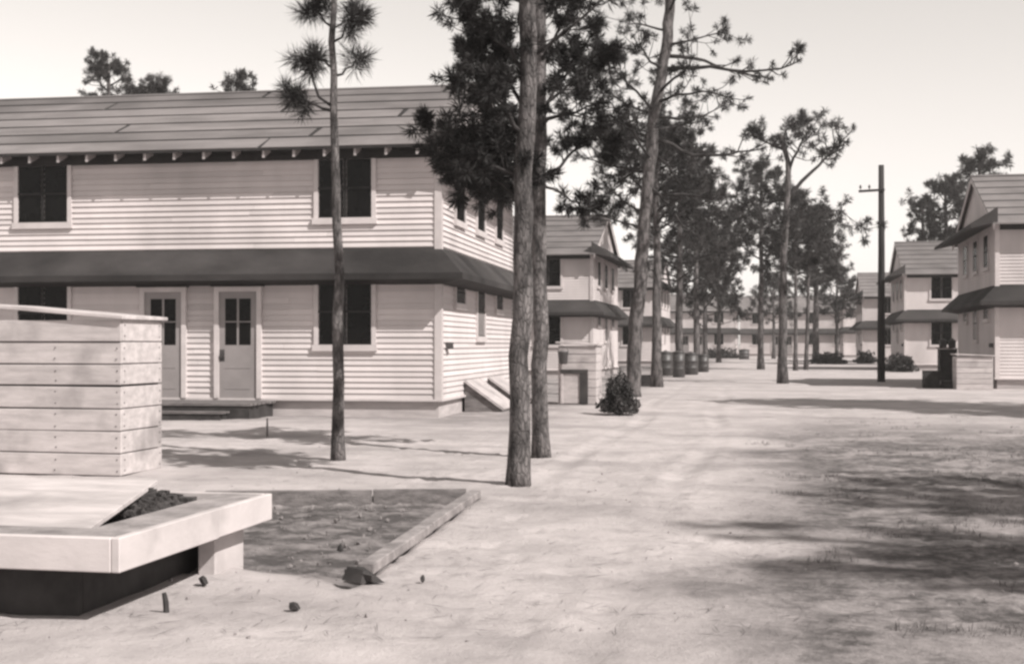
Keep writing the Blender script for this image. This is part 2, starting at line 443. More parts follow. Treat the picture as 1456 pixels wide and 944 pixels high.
def make_house(name, label, near=True, group=None):
    h = thing(name, label, 'barracks', group=group)
    # core walls with gables
    core = MB()
    gz_ = ZEAVE + OV * PITCH + W / 2 * PITCH - 0.09
    zt = ZEAVE + OV * PITCH - 0.09
    core.add([(-L,0,Z0),(0,0,Z0),(0,W,Z0),(-L,W,Z0),(-L,0,zt),(0,0,zt),(0,W,zt),(-L,W,zt),(0,W/2,gz_),(-L,W/2,gz_)],
             [(0,1,5,4),(2,3,7,6),(1,2,6,8,5),(3,0,4,9,7),(4,5,8,9),(8,6,7,9),(3,2,1,0)])
    core.build('wall', 'paint', h)
    MB().box(-L+0.02, -0.02, 0.02, W-0.02, -0.2, Z0).build('foundation', 'found', h)
    wt = MB(); wt.box(-L-0.03, 0.075, -0.075, 0.0, Z0-0.03, Z0+0.012); wt.box(0.0, 0.075, 0.0, W+0.03, Z0-0.03, Z0+0.012)
    wt.build('water_table', 'trim', h)
    # clapboards
    nb = int((5.42 - Z0) / EXPO)
    if near:
        BF = [(3,2,1,0),(4,5,6,7),(0,1,5,4),(1,2,6,5),(2,3,7,6),(3,0,4,7)]
        t_ = EXPO + 0.015
        fm = MB().add([(0,-0.037,0),(1,-0.037,0),(1,0,0),(0,0,0),(0,-0.004,t_),(1,-0.004,t_),(1,0,t_),(0,0,t_)], BF).mesh('clapboard', 'paint')
        gme = MB().add([(0.037,0,0),(0.037,1,0),(0,1,0),(0,0,0),(0.004,0,t_),(0.004,1,t_),(0,1,t_),(0,0,t_)], BF).mesh('clapboard', 'paint')
        for k in range(nb):
            z = Z0 + 0.012 + k * EXPO
            cuts = [-L]
            while cuts[-1] < -5.0: cuts.append(cuts[-1] + random.uniform(3.6, 6.2))
            cuts = [c for c in cuts if c < -1.2] + [0.0]
            for c0, c1 in zip(cuts[:-1], cuts[1:]):
                o = link('clapboard', fm, h, (c0, random.uniform(-.003, .0), z + random.uniform(-.004, .004))); o.scale.x = c1 - c0 - 0.003
            cuts = [0.0, random.uniform(2.6, 6.2), W]
            for c0, c1 in zip(cuts[:-1], cuts[1:]):
                o = link('clapboard', gme, h, (random.uniform(0, .003), c0, z + random.uniform(-.004, .004))); o.scale.y = c1 - c0 - 0.003
        k = nb
        while True:
            z = Z0 + 0.012 + k * EXPO
            y0 = max(0.0, (z + EXPO - zt) / PITCH); y1 = W - y0
            if y1 - y0 < 0.3: break
            MB().add([(0.037,y0,z),(0.037,y1,z),(0,y1,z),(0,y0,z),(0.008,y0,z+EXPO+0.01),(0.008,y1,z+EXPO+0.01),(0,y1,z+EXPO+0.01),(0,y0,z+EXPO+0.01)],
                     [(3,2,1,0),(4,5,6,7),(0,1,5,4),(1,2,6,5),(2,3,7,6),(3,0,4,7)]).build('clapboard', 'paint', h)
            k += 1
    else:
        sd = MB()
        for k in range(nb):
            z = Z0 + 0.012 + k * EXPO; t = z + EXPO
            sd.add([(-L,-0.03,z),(0,-0.03,z),(0,-0.008,t),(-L,-0.008,t),(-L,0,z),(0,0,z)], [(0,1,2,3),(4,5,1,0)])
            sd.add([(0.03,0,z),(0.03,W,z),(0.008,W,t),(0.008,0,t),(0,0,z),(0,W,z)], [(0,1,2,3),(4,5,1,0)])
        sd.build('siding', 'paint', h)['kind'] = 'stuff'
    cb = MB(); cb.box(-0.09, 0.052, -0.055, -0.0005, Z0+0.013, 5.42); cb.box(0.0005, 0.055, 0.0, 0.10, Z0+0.013, 5.42)
    cb.build('corner_board', 'trim', h)
    # main roof
    rf = MB()
    t = 0.05
    prof = [(-OV, ZEAVE), (W/2, ZR), (W+OV, ZEAVE), (W+OV, ZEAVE-t), (W/2, ZR-t*1.1), (-OV, ZEAVE-t)]
    xa, xb = -L-0.18, 0.18
    rf.add([(xa, y, z) for y, z in prof] + [(xb, y, z) for y, z in prof],
           [(0,1,7,6),(1,2,8,7),(2,3,9,8),(3,4,10,9),(4,5,11,10),(5,0,6,11),(0,5,4,1),(4,3,2,1),(6,7,10,11),(7,8,9,10)])
    roof = rf.build('roof', 'tar' if near else 'roofing', h)
    slope = (W/2 + OV) / math.cos(math.radians(23))
    rows, gap = 7, 0.13
    ch = slope / rows
    joints = [(-3.55, -14.0), (-2.75, -12.2), (-7.3, -17.1), (-1.25, -11.6), (-4.1, -15.3), (-8.6, -18.0), (-5.05, -0.75, -13.0)]
    for side in ((-1, 1) if near else ()):
        for r in range(rows):
            xsn = sorted([xa - 0.01, xb + 0.01] + list(joints[r]))
            for x0, x1 in zip(xsn[:-1], xsn[1:]):
                s0, s1 = r * ch - (0.01 if r == 0 else -gap / 2), (r + 1) * ch - gap / 2
                sk = random.uniform(-0.04, 0.04)
                g0, g1 = (0.05 if x0 > xa else 0), (0.05 if x1 < xb else 0)
                th = 0.018
                pts = [(x0+g0, s0), (x1-g1, s0 + random.uniform(-.008, .008)), (x1-g1+sk, s1), (x0+g0+sk, s1 + random.uniform(-.008, .008))]
                bo = [roof_slope_point(x, s, side, 0.002) for x, s in pts]; to = [roof_slope_point(x, s, side, th) for x, s in pts]
                MB().hexa(bo, to).build('roofing_sheet', 'roofing', roof)
    if not near:
        sm = MB()
        for r in range(1, rows):
            for side in (-1, 1):
                s0 = r * ch
                bo = [roof_slope_point(x, s, side, 0.002) for x, s in ((xa, s0), (xb, s0), (xb, s0+0.07), (xa, s0+0.07))]
                to = [roof_slope_point(x, s, side, 0.012) for x, s in ((xa, s0), (xb, s0), (xb, s0+0.07), (xa, s0+0.07))]
                sm.hexa(bo, to)
        sm.build('lap_seams', 'tar', roof)['kind'] = 'stuff'
    rc = MB(); rc.add([(xa-0.012, W/2-0.16, ZR-0.03), (xa-0.012, W/2, ZR+0.035), (xa-0.012, W/2+0.16, ZR-0.03), (xb+0.012, W/2-0.16, ZR-0.03), (xb+0.012, W/2, ZR+0.035), (xb+0.012, W/2+0.16, ZR-0.03)],
                      [(0,1,4,3),(1,2,5,4),(2,0,3,5),(0,2,1),(3,4,5)])
    rc.build('ridge_cap', 'roofing', roof)
    for yy, sg in ((-OV, 1), (W+OV, -1)):
        pass
    # barge boards on the gable
    bb = MB()
    for sg in (-1, 1):
        a = (0.14, W/2, ZR-0.06); b = (0.14, W/2 + sg*(W/2+OV), ZEAVE-0.06)
        bb.bar((0.155, a[1]-sg*0.001, a[2]-0.07), (0.155, b[1], b[2]-0.07), 0.03, 0.16)
    bb.build('barge_board', 'trim', roof)
    # rafter tails
    rt = MB(); z1 = -0.055
    rt.hexa([(-0.025,-OV+0.05,z1-0.13),(0.025,-OV+0.05,z1-0.13),(0.025,0.0,z1-0.13+OV*PITCH-0.02),(-0.025,0.0,z1-0.13+OV*PITCH-0.02)],
            [(-0.025,-OV+0.05,z1+0.02),(0.025,-OV+0.05,z1+0.02),(0.025,0.0,z1+OV*PITCH),(-0.025,0.0,z1+OV*PITCH)])
    rm = rt.mesh('rafter_tail', 'found')
    if near:
        for k in range(38):
            link('rafter_tail', rm, roof, (-0.35 - k*0.625, 0, ZEAVE))
    bl = MB(); bl.box(-L, -0.092, -0.085, -0.031, 5.13, ZEAVE + OV*PITCH - 0.1); bl.build('eave_shade_band', 'shade_soffit', roof)  # dark strip along the wall top stands in for the eave shadow
    # skirt roof between the storeys, mitred round the building
    def ring(z_t, z_b, o, th):
        s = MB()
        inn = [(-L,0),(0,0),(0,W),(-L,W)]; out = [(-L-o,-o),(o,-o),(o,W+o),(-L-o,W+o)]
        vs = [(x,y,z_t) for x,y in inn] + [(x,y,z_b) for x,y in out] + [(x,y,z_b-th) for x,y in out]
        fs = []
        for i in range(4):
            j = (i+1) % 4
            fs += [(i,4+i,4+j,j), (4+i,8+i,8+j,4+j)]
        return s.add(vs, fs)
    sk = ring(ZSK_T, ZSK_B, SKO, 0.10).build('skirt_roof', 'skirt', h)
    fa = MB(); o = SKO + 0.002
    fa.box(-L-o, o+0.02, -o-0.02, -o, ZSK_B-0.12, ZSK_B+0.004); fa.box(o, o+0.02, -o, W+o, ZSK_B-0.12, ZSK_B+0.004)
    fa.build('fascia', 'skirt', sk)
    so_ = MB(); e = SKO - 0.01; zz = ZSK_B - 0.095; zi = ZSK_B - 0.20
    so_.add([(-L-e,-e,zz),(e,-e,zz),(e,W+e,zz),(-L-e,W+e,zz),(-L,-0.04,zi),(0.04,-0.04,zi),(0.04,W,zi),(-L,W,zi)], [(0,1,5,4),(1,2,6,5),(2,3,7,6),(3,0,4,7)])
    so_.build('shade_soffit', 'shade_soffit', sk)  # coloured near black for the shade below the skirt roof
    # pent hood over the gable windows at eave height
    zt2, zb2, o2 = 5.84, 5.27, 0.85
    hd = MB(); hd.add([(0.032,-OV+0.03,zt2),(0.032,W+OV-0.03,zt2),(o2,W+OV-0.03,zb2),(o2,-OV+0.03,zb2),
                       (0.032,-OV+0.03,zt2-0.5),(0.032,W+OV-0.03,zt2-0.5),(o2,W+OV-0.03,zb2-0.10),(o2,-OV+0.03,zb2-0.10)],
                      [(3,2,1,0),(4,5,6,7),(2,3,7,6),(0,1,5,4),(0,4,7,3),(1,2,6,5)])
    hd.build('gable_hood', 'skirt', h)
    # openings
    window(h, 'front', -1.92, 3.96, 5.14, 1.10, twin=True)
    window(h, 'front', -1.92, 1.43, 2.74, 1.10, twin=True)
    for u in ((-8.4, -11.6, -15.0, -18.4, -21.8)):
        window(h, 'front', u, 3.96, 5.14, 1.10, twin=True); window(h, 'front', u, 1.43, 2.74, 1.10, twin=True)
    door(h, -4.15, Z0+0.012, 2.50, 0.80); door(h, -5.75, Z0+0.012, 2.50, 0.80)
    for y in (1.85, 4.25, 6.75):
        window(h, 'gable', y, 4.03, 5.10, 0.95)
    window(h, 'gable', 1.85, 2.30, 2.76, 0.95)
    window(h, 'gable', 4.25, 1.62, 2.74, 0.90, pale_lower=True)
    window(h, 'gable', 6.75, 2.30, 2.76, 0.95)
    mbx = MB(); mbx.box(0.03, 0.14, 0.42, 0.68, 1.34, 1.48); mbx.box(0.135, 0.15, 0.50, 0.60, 1.37, 1.45)
    mbx.build('meter_box', 'darkmetal', h)
    return h

house1 = make_house('barracks', 'large white clapboard barracks with two doors, nearest the camera', True)
house1.location = G(625, 25.7)
house1.rotation_euler.z = HROT
far = make_house('barracks', 'white two-storey barracks next beyond the nearest one, behind the leaning pine', False, 'white two-storey barracks along the street')
house1['group'] = 'white two-storey barracks along the street'
far.location = G(842, 56.0)
def place_house(px, d, label, mirror=False):
    c = copy_tree(far); c.location = G(px, d); c['label'] = label
    if mirror: c.scale = (-1, 1, 1)
    return c
place_house(937, 88.0, 'white barracks third along the left row, mostly hidden by pines')
place_house(1046, 150.0, 'distant barracks closing the street end, left of the bright gap')
place_house(1053, 158.0, 'distant barracks closing the street end, right of the bright gap', True)
place_house(1417, 42.0, 'barracks at the right edge showing its shaded gable end', True)
place_house(1287, 72.0, 'right-row barracks behind the utility pole with sunlit front', True)
place_house(1227, 105.0, 'right-row barracks smaller and farther, left of the utility pole', True)
place_house(1200, 140.0, 'farthest right-row barracks, seen between thin pine trunks', True)

# stoop at the two doors
st = thing('door_stoop', 'low dark weathered wooden stoop below the two grey doors', 'stoop', house1.location, HROT)
def step(x0, x1, y0, y1, zt, n):
    bw_ = (y1 - y0) / n
    for k in range(n):
        MB().box(x0+random.uniform(-.03,.03), x1+random.uniform(-.03,.03), y0+k*bw_+.008, y0+(k+1)*bw_, zt-.045+random.uniform(-.006,.006), zt+random.uniform(-.004,.004)).build('plank', 'oldwood', st)
    MB().box(x0+.04, x1-.04, y0+.03, y0+.06, -.05, zt-.052).build('riser', 'darkwood', st)
    for x in (x0+.1, (x0+x1)/2, x1-.1):
        MB().box(x-.05, x+.05, y0+.065, y1-.02, -.05, zt-.053).build('joist', 'darkwood', st)
step(-7.4, -3.35, -1.5, -0.08, 0.31, 11)
step(-7.1, -3.75, -1.95, -1.52, 0.17, 3)
# sloping hatches against the gable
def hatch(label, y0, y1, m, out, hgt):
    t = thing('coal_hatch', label, 'hatch', house1.location, HROT, group='coal hatches at the gable end')
    MB().add([(0.05,y0,-0.1),(0.05,y1,-0.1),(out,y1,-0.1),(out,y0,-0.1),(0.05,y0,hgt),(0.05,y1,hgt),(out,y1,0.03),(out,y0,0.03)],
             [(0,4,5,1),(0,3,7,4),(1,5,6,2),(2,6,7,3),(4,7,6,5)]).build('side_wall', 'oldwood', t)
    MB().hexa([(0.05,y0-0.06,hgt+0.005),(out+0.05,y0-0.06,0.015),(out+0.05,y1+0.06,0.015),(0.05,y1+0.06,hgt+0.005)],
              [(0.07,y0-0.06,hgt+0.055),(out+0.08,y0-0.06,0.06),(out+0.08,y1+0.06,0.06),(0.07,y1+0.06,hgt+0.055)]).build('lid', m, t)
hatch('white sloping coal hatch at the base of the gable wall', 2.3, 3.9, 'whitewash', 0.85, 0.62)
hatch('grey sloping hatch beside the white one, partly behind the big trunk', 5.2, 6.6, 'found', 0.85, 0.62)

# ------------------------------------------------------------------ pines
def tufts_mesh(name, cen, dirs, r, n, w, m, droop=0.15):
    cen, dirs = np.asarray(cen, float), np.asarray(dirs, float)
    N = len(cen)
    d = dirs / (np.linalg.norm(dirs, axis=1, keepdims=True) + 1e-9)
    v = rng.normal(size=(N, n, 3)); v /= np.linalg.norm(v, axis=2, keepdims=True)
    v = v + d[:, None, :] * 0.55; v[..., 2] -= droop * rng.random((N, n))
    v /= np.linalg.norm(v, axis=2, keepdims=True)
    rr = r * rng.uniform(0.7, 1.25, (N, 1)) * rng.uniform(0.75, 1.05, (N, n))
    base = cen[:, None, :] - d[:, None, :] * (rng.random((N, n))[..., None] * r * 0.9)
    tip = base + v * rr[..., None]
    side = np.cross(v, rng.normal(size=(N, n, 3))); side /= np.linalg.norm(side, axis=2, keepdims=True) + 1e-9
    side *= w
    mid = base + v * rr[..., None] * 0.45
    V = np.stack([base, mid + side, tip, mid - side], 2).reshape(-1, 3)
    Fq = np.arange(N * n * 4).reshape(-1, 4)
    return np_mesh(name, V, Fq, M[m])

class Tree:
    def __init__(s, name, label, px, d, py_pts, rad, group, seed, far=False, tuft=(0.24, 80, 0.006), depth=0.0):
        # py_pts: the trunk's course as (pixel x, pixel y) pairs at the tree's own distance, from the ground upwards
        random.seed(seed)
        s.far, s.tuft, s.d = far, tuft, d
        s.root = thing(name, label, 'tree', G(px, d), group=group)
        s.base = s.root.location.copy()
        b = s.base
        s.pts = [Vector((b.x, b.y, -0.15))]
        for i, (x, y) in enumerate(py_pts):
            q = P(x, y, d + depth * (i + 1) / len(py_pts)); s.pts.append(q)
        # resample
        dense = []
        for a, c in zip(s.pts[:-1], s.pts[1:]):
            k = max(2, int((c - a).length / (0.35 if not far else 0.9)))
            for i in range(k):
                dense.append(a.lerp(c, i / k))
        dense.append(s.pts[-1])
        wob = 0.02 if not far else 0.03
        for i in range(1, len(dense) - 1):
            dense[i] += Vector((random.uniform(-wob, wob), random.uniform(-wob, wob), 0))
        s.tr = dense; n = len(dense)
        s.rad = []
        H = dense[-1].z
        for p in dense:
            f = max(0, p.z) / H
            r = rad[0] + (rad[1] - rad[0]) * f
            r *= 1 + 0.35 * math.exp(-max(0, p.z) / 0.18)
            s.rad.append(r)
        m = MB(); m.tube([p - b for p in dense], s.rad, 14 if not far else 8, jit=0.06 if not far else 0.03)
        m.build('trunk', 'bark', s.root, smooth=True)
        s.cen, s.dir = [], []
    def at(s, z):
        for a, c in zip(s.tr[:-1], s.tr[1:]):
            if a.z <= z <= c.z: return a.lerp(c, (z - a.z) / max(1e-6, c.z - a.z))
        return s.tr[-1].copy()
    def limb(s, pts, r0, twigs=6, tl=0.6, t0=0.35, spread=1.0):
        if not s.far: twigs = int(twigs * (1.9 if s.tuft[0] < .17 else .85)); spread *= 1.1
        m = MB(); n = len(pts); b = s.base
        m.tube([p - b for p in pts], [r0 * (1 - 0.75 * i / (n - 1)) for i in range(n)], 6 if not s.far else 5)
        for k in range(twigs):
            f = t0 + (1 - t0) * (k + random.random()) / twigs
            i = min(n - 2, int(f * (n - 1))); p = pts[i].lerp(pts[i+1], f * (n - 1) - i)
            t = (pts[i+1] - pts[i]).normalized()
            dv = Vector((random.gauss(0, 1), random.gauss(0, 1), random.gauss(0.25, 0.7))).normalized()
            dv = (t * 0.7 + dv * spread).normalized()
            ln = tl * random.uniform(0.5, 1.2)
            q1 = p + dv * ln * 0.55 + Vector((0, 0, random.uniform(-.05, .05) * ln)); q2 = q1 + (dv + Vector((0, 0, 0.35))).normalized() * ln * 0.45
            m.tube([p - b, q1 - b, q2 - b], [r0 * 0.30, r0 * 0.22, r0 * 0.14], 4)
            s.cen.append(q2); s.dir.append(q2 - q1)
            if random.random() < 0.6:
                sd = (dv + Vector((random.gauss(0, .8), random.gauss(0, .8), random.gauss(0.1, .6)))).normalized()
                q3 = q1 + sd * ln * 0.5
                m.tube([q1 - b, q3 - b], [r0 * 0.2, r0 * 0.12], 4); s.cen.append(q3); s.dir.append(sd)
        s.cen.append(pts[-1]); s.dir.append(pts[-1] - pts[-2])
        m.build('limb', 'twig', s.root, smooth=True)
    def pix_limb(s, pp, r0, twigs=6, tl=0.6, t0=0.35, dz=0.0, spread=1.0):
        # a limb whose course is known from the photograph; dz carries it towards or away from the camera
        n = len(pp); pts = []
        for i in range(n):
            pts.append(P(pp[i][0], pp[i][1], s.d + dz * i / (n - 1)))
        pts2 = []
        for a, c in zip(pts[:-1], pts[1:]):
            pts2 += [a, a.lerp(c, 0.5) + Vector((random.uniform(-.04, .04), random.uniform(-.04, .04), random.uniform(-.04, .04)))]
        pts2.append(pts[-1])
        s.limb(pts2, r0, twigs, tl, t0, spread)
    def auto(s, n, z0, z1, len0, len1, rise=0.25, twigs=6, tl=0.6, r0=0.04, az0=0.0, bias=None, t0=0.35):
        for k in range(n):
            f = (k + random.random() * 0.8) / n; z = z0 + (z1 - z0) * f
            az = az0 + k * 2.39996 + random.uniform(-.4, .4)
            if bias is not None: az = bias[0] + random.uniform(-bias[1], bias[1])
            ln = (len0 + (len1 - len0) * f) * random.uniform(0.7, 1.2)
            p = s.at(z); dv = Vector((math.cos(az), math.sin(az), rise + random.uniform(-.2, .25)))
            pts = [p]; cur = p.copy()
            for i in range(5):
                dv = (dv + Vector((random.gauss(0, .16), random.gauss(0, .16), 0.05 + random.gauss(0, .12)))).normalized()
                cur = cur + dv * ln / 5; pts.append(cur.copy())
            s.limb(pts, r0 * random.uniform(.8, 1.2), twigs, tl, t0)
    def crown(s):
        r, n, w = s.tuft; b = np.array(s.base)
        me = tufts_mesh('crown', np.array([tuple(c) for c in s.cen]) - b, [tuple(d) for d in s.dir], r, n, w, 'needle_hazed' if s.far else 'needle')
        link('crown', me, s.root)

GR = 'pine trees along the sandy street'
# slender pine in front of the two-window bay
t = Tree('pine_tree', 'slender young pine in front of the nearest barracks window', 481, 16.2, [(482,500),(481,400),(477,260),(474,150),(473,60),(474,-40)], (0.078, 0.035), GR, 3, tuft=(0.25, 95, 0.0042))
t.pix_limb([(473,158),(450,150),(432,142),(412,134)], 0.022, 7, 0.28, 0.5, 0.3)
t.pix_limb([(470,150),(447,120),(436,92),(430,80)], 0.02, 5, 0.25, 0.5, -0.5)
t.pix_limb([(477,108),(492,98),(503,90),(512,80)], 0.018, 3, 0.2, 0.6, 0.2)
t.pix_limb([(473,98),(462,85),(452,74)], 0.018, 3, 0.22, 0.5, 0.5)
t.pix_limb([(474,60),(490,40),(506,22)], 0.018, 4, 0.25, 0.4, -0.3)
t.pix_limb([(474,40),(455,20),(440,5)], 0.018, 4, 0.25, 0.4, 0.3)
t.auto(4, t.tr[-1].z - 0.8, t.tr[-1].z, 0.5, 0.3, 0.5, 3, 0.22, 0.014)
t.crown()
# big front trunk
t = Tree('pine_tree', 'thick-trunked pine nearest the camera, its base on the open sand', 736, 13.2, [(738,560),(742,400),(746,250),(751,100),(752,20),(754,-120),(750,-260)], (0.108, 0.078), GR, 5, tuft=(0.135, 80, 0.0055))
t.pix_limb([(748,290),(715,262),(680,245),(645,238)], 0.03, 12, 0.42, 0.3, 0.6)
t.pix_limb([(748,250),(710,228),(675,216),(640,210)], 0.03, 12, 0.36, 0.3, 1.0)
t.pix_limb([(749,222),(700,210),(650,202),(620,188),(598,170)], 0.02, 3, 0.16, 0.85, 0.6)
t.pix_limb([(749,195),(720,155),(690,128),(648,118)], 0.03, 10, 0.34, 0.3, -0.5)
t.pix_limb([(749,160),(725,120),(700,95),(672,70)], 0.028, 11, 0.4, 0.3, 0.4)
t.pix_limb([(748,270),(725,255),(700,250),(680,225)], 0.026, 16, 0.42, 0.2, 1.3)
t.pix_limb([(747,275),(720,268),(695,255),(665,255)], 0.026, 16, 0.4, 0.2, 2.2)
t.pix_limb([(748,255),(710,240),(680,225),(650,215)], 0.026, 18, 0.45, 0.2, 0.2)
t.pix_limb([(748,230),(715,215),(690,200),(670,215)], 0.026, 18, 0.45, 0.2, 1.8)
t.pix_limb([(750,110),(725,70),(690,40),(660,25)], 0.028, 11, 0.4, 0.3, 0.2)
t.auto(7, t.at(4.3).z, t.tr[-1].z, 1.3, 0.8, 0.35, 6, 0.4, 0.026)
t.crown()
# second trunk just behind it
t = Tree('pine_tree', 'dark pine trunk close behind the nearest thick one', 770, 16.6, [(769,560),(767,400),(768,250),(768,100),(769,0),(766,-150)], (0.105, 0.075), GR, 8, tuft=(0.14, 80, 0.006))
t.pix_limb([(770,255),(795,240),(815,215),(840,200),(862,185)], 0.03, 12, 0.42, 0.3, 0.8)
t.pix_limb([(770,180),(795,165),(820,160),(850,150)], 0.03, 13, 0.45, 0.3, -0.8)
t.pix_limb([(769,170),(790,125),(812,90),(835,62)], 0.03, 13, 0.45, 0.3, 0.6)
t.pix_limb([(769,120),(800,100),(840,95),(880,85)], 0.03, 13, 0.5, 0.3, 1.2)
t.pix_limb([(770,265),(800,275),(830,290),(850,298)], 0.022, 7, 0.35, 0.4, 0.6)
t.pix_limb([(768,215),(745,180),(710,165),(690,150)], 0.03, 11, 0.45, 0.3, 1.0)
t.pix_limb([(768,300),(725,275),(690,262),(668,250)], 0.03, 18, 0.45, 0.2, 1.5)
t.pix_limb([(768,270),(725,250),(690,235),(655,235)], 0.03, 18, 0.5, 0.2, 3.0)
t.pix_limb([(768,250),(730,225),(695,215),(650,205)], 0.03, 18, 0.5, 0.2, 2.0)
t.pix_limb([(768,140),(745,105),(720,80),(700,60)], 0.03, 11, 0.45, 0.3, 0.4)
t.pix_limb([(862,185),(868,200),(870,215),(868,225)], 0.012, 7, 0.14, 0.1, 0.0)
t.auto(8, 4.2, t.tr[-1].z, 1.6, 0.8, 0.35, 7, 0.45, 0.028, az0=1.0)
t.crown()
# leaning tall pine
t = Tree('pine_tree', 'tall leaning pine with long bare limbs reaching over the street', 899, 36.0, [(903,480),(911,390),(920,280),(930,160),(947,70),(955,-20),(970,-120)], (0.20, 0.13), GR, 11, tuft=(0.19, 50, 0.009))
t.pix_limb([(948,80),(990,84),(1016,93),(1050,103),(1100,112)], 0.06, 9, 0.8, 0.45, 1.0, 0.7)
t.pix_limb([(945,99),(985,97),(1010,95),(1060,102),(1110,98),(1140,85)], 0.065, 12, 0.7, 0.55, -1.0, 0.8)
t.pix_limb([(925,195),(955,205),(985,221),(1020,221),(1050,216),(1088,211)], 0.07, 11, 0.7, 0.4, 0.5, 0.8)
t.pix_limb([(930,165),(965,170),(1000,165),(1030,150)], 0.05, 13, 0.8, 0.2, 2.0)
t.pix_limb([(933,145),(960,135),(1000,130),(1040,140)], 0.05, 13, 0.8, 0.2, -2.0)
t.pix_limb([(925,200),(905,190),(880,200),(866,208)], 0.05, 12, 0.55, 0.3, 1.0)
t.pix_limb([(930,160),(905,130),(885,110),(862,90)], 0.05, 13, 0.7, 0.25, -1.5)
t.pix_limb([(922,230),(900,245),(880,265),(850,285)], 0.05, 13, 0.7, 0.3, 1.5)
t.pix_limb([(924,210),(950,235),(965,262),(985,300)], 0.05, 18, 0.8, 0.1, 1.0)
t.pix_limb([(918,260),(945,285),(970,320),(1010,345)], 0.05, 18, 0.8, 0.15, -1.0)
t.auto(16, t.at(5.6).z, t.tr[-1].z, 2.3, 1.3, 0.15, 11, 0.8, 0.045)
t.crown()
# dense dark pines beyond it on the left side
def auto_pine(label, px, d, top_py, z_lo, n, ln, seed, rad, dx=0, tuft=(0.25, 42, 0.014), twigs=9, tl=0.9, group=GR, name='pine_tree'):
    dpx = dx
    base_py = HOR + EYE * F_PX / d
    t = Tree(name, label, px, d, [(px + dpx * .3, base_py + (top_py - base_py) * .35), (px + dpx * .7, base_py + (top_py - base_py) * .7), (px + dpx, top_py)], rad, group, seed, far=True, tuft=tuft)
    H = t.tr[-1].z
    t.auto(n, z_lo, H, ln, ln * 0.45, 0.22, twigs, tl, 0.05)
    t.auto(4, H - 0.8, H, 0.8, 0.6, 0.7, 5, 0.5, 0.03)
    t.crown(); return t
auto_pine('pine with a pale straight trunk just right of the leaning pine', 934, 44.0, 190, 5.2, 26, 2.6, 21, (0.19, 0.08))
auto_pine('dense dark pine filling the crown right of the leaning trunk', 966, 58.0, 215, 3.9, 30, 3.1, 22, (0.2, 0.08))
auto_pine('mid-distance pine with a low full crown, left street side', 990, 70.0, 265, 3.6, 26, 3.0, 23, (0.2, 0.08), tuft=(0.34, 36, 0.02))
auto_pine('slim distant pine at the left edge of the sandy street', 1003, 82.0, 330, 3.2, 22, 2.6, 24, (0.18, 0.08), tuft=(0.36, 32, 0.024), twigs=7)
auto_pine('far pale pine before the distant barracks', 1022, 104.0, 350, 3.0, 20, 2.6, 25, (0.2, 0.08), tuft=(0.4, 28, 0.03), twigs=7)
# the forked pine on the right side
t = Tree('pine_tree', 'forked pine standing alone in the middle right of the street', 1113, 48.0, [(1114,440),(1115,360),(1119,285),(1122,245),(1116,212),(1108,190)], (0.19, 0.09), GR, 31, far=True, tuft=(0.27, 48, 0.013))
t.pix_limb([(1120,285),(1140,258),(1165,235),(1182,218),(1196,200)], 0.09, 15, 0.8, 0.5, 0.6)
t.pix_limb([(1121,250),(1128,225),(1138,205),(1150,190)], 0.07, 15, 0.9, 0.3, -0.6)
t.pix_limb([(1117,215),(1095,205),(1080,198),(1072,195)], 0.05, 13, 0.8, 0.3, 0.8)
t.pix_limb([(1112,200),(1118,185),(1130,175),(1150,172)], 0.05, 13, 0.8, 0.2, 1.2)
t.pix_limb([(1119,285),(1095,288),(1075,285),(1060,292)], 0.04, 11, 0.8, 0.3, 1.5)
t.pix_limb([(1116,330),(1140,310),(1165,300),(1195,300),(1232,328)], 0.04, 14, 0.8, 0.3, -1.0)
t.pix_limb([(1115,350),(1140,345),(1160,350),(1178,368)], 0.035, 12, 0.8, 0.3, 1.5)
t.pix_limb([(1116,320),(1098,325),(1080,338),(1062,350)], 0.035, 10, 0.8, 0.3, -1.8)
t.auto(5, 4.2, 6.0, 1.7, 1.4, 0.1, 7, 0.75, 0.03)
t.crown()
auto_pine('tall straight pine left of the forked one, deeper in the street', 1082, 75.0, 240, 6.0, 24, 2.5, 32, (0.2, 0.08), tuft=(0.34, 36, 0.02), twigs=7)
auto_pine('thin pine right behind the forked one', 1131, 72.0, 285, 5.2, 18, 2.2, 33, (0.13, 0.06), tuft=(0.34, 36, 0.02), twigs=7)
auto_pine('thin pine with a slightly crooked stem, right of the forked one', 1146, 74.0, 310, 4.8, 20, 2.4, 34, (0.13, 0.06), dx=6, tuft=(0.34, 36, 0.02), twigs=7)
auto_pine('dark stout far pine trunk before the right-row barracks', 1160, 100.0, 330, 4.5, 24, 3.0, 35, (0.3, 0.1), tuft=(0.4, 30, 0.028), twigs=7)
auto_pine('leafy far pine beside the smaller right-row barracks', 1190, 118.0, 385, 3.4, 18, 2.6, 36, (0.2, 0.08), tuft=(0.42, 28, 0.03), twigs=7)
auto_pine('low far pine in the gap at the street end', 1100, 132.0, 400, 3.4, 18, 2.8, 37, (0.2, 0.08), tuft=(0.45, 26, 0.034), twigs=7)
# behind the right-hand barracks
GB = 'pines rising behind the barracks roofs'
auto_pine('tall dark pine behind the right-row barracks roof', 1345, 92.0, 262, 5.0, 24, 2.7, 41, (0.22, 0.1), tuft=(0.42, 34, 0.028), group=GB, twigs=7)
auto_pine('pine topping the edge roof at far right', 1392, 88.0, 228, 6.0, 24, 2.8, 42, (0.22, 0.1), tuft=(0.42, 34, 0.028), group=GB, twigs=7)
auto_pine('shorter pine peeping over the ridge at right', 1312, 96.0, 290, 5.0, 18, 1.9, 43, (0.2, 0.1), tuft=(0.4, 34, 0.028), group=GB, twigs=7)
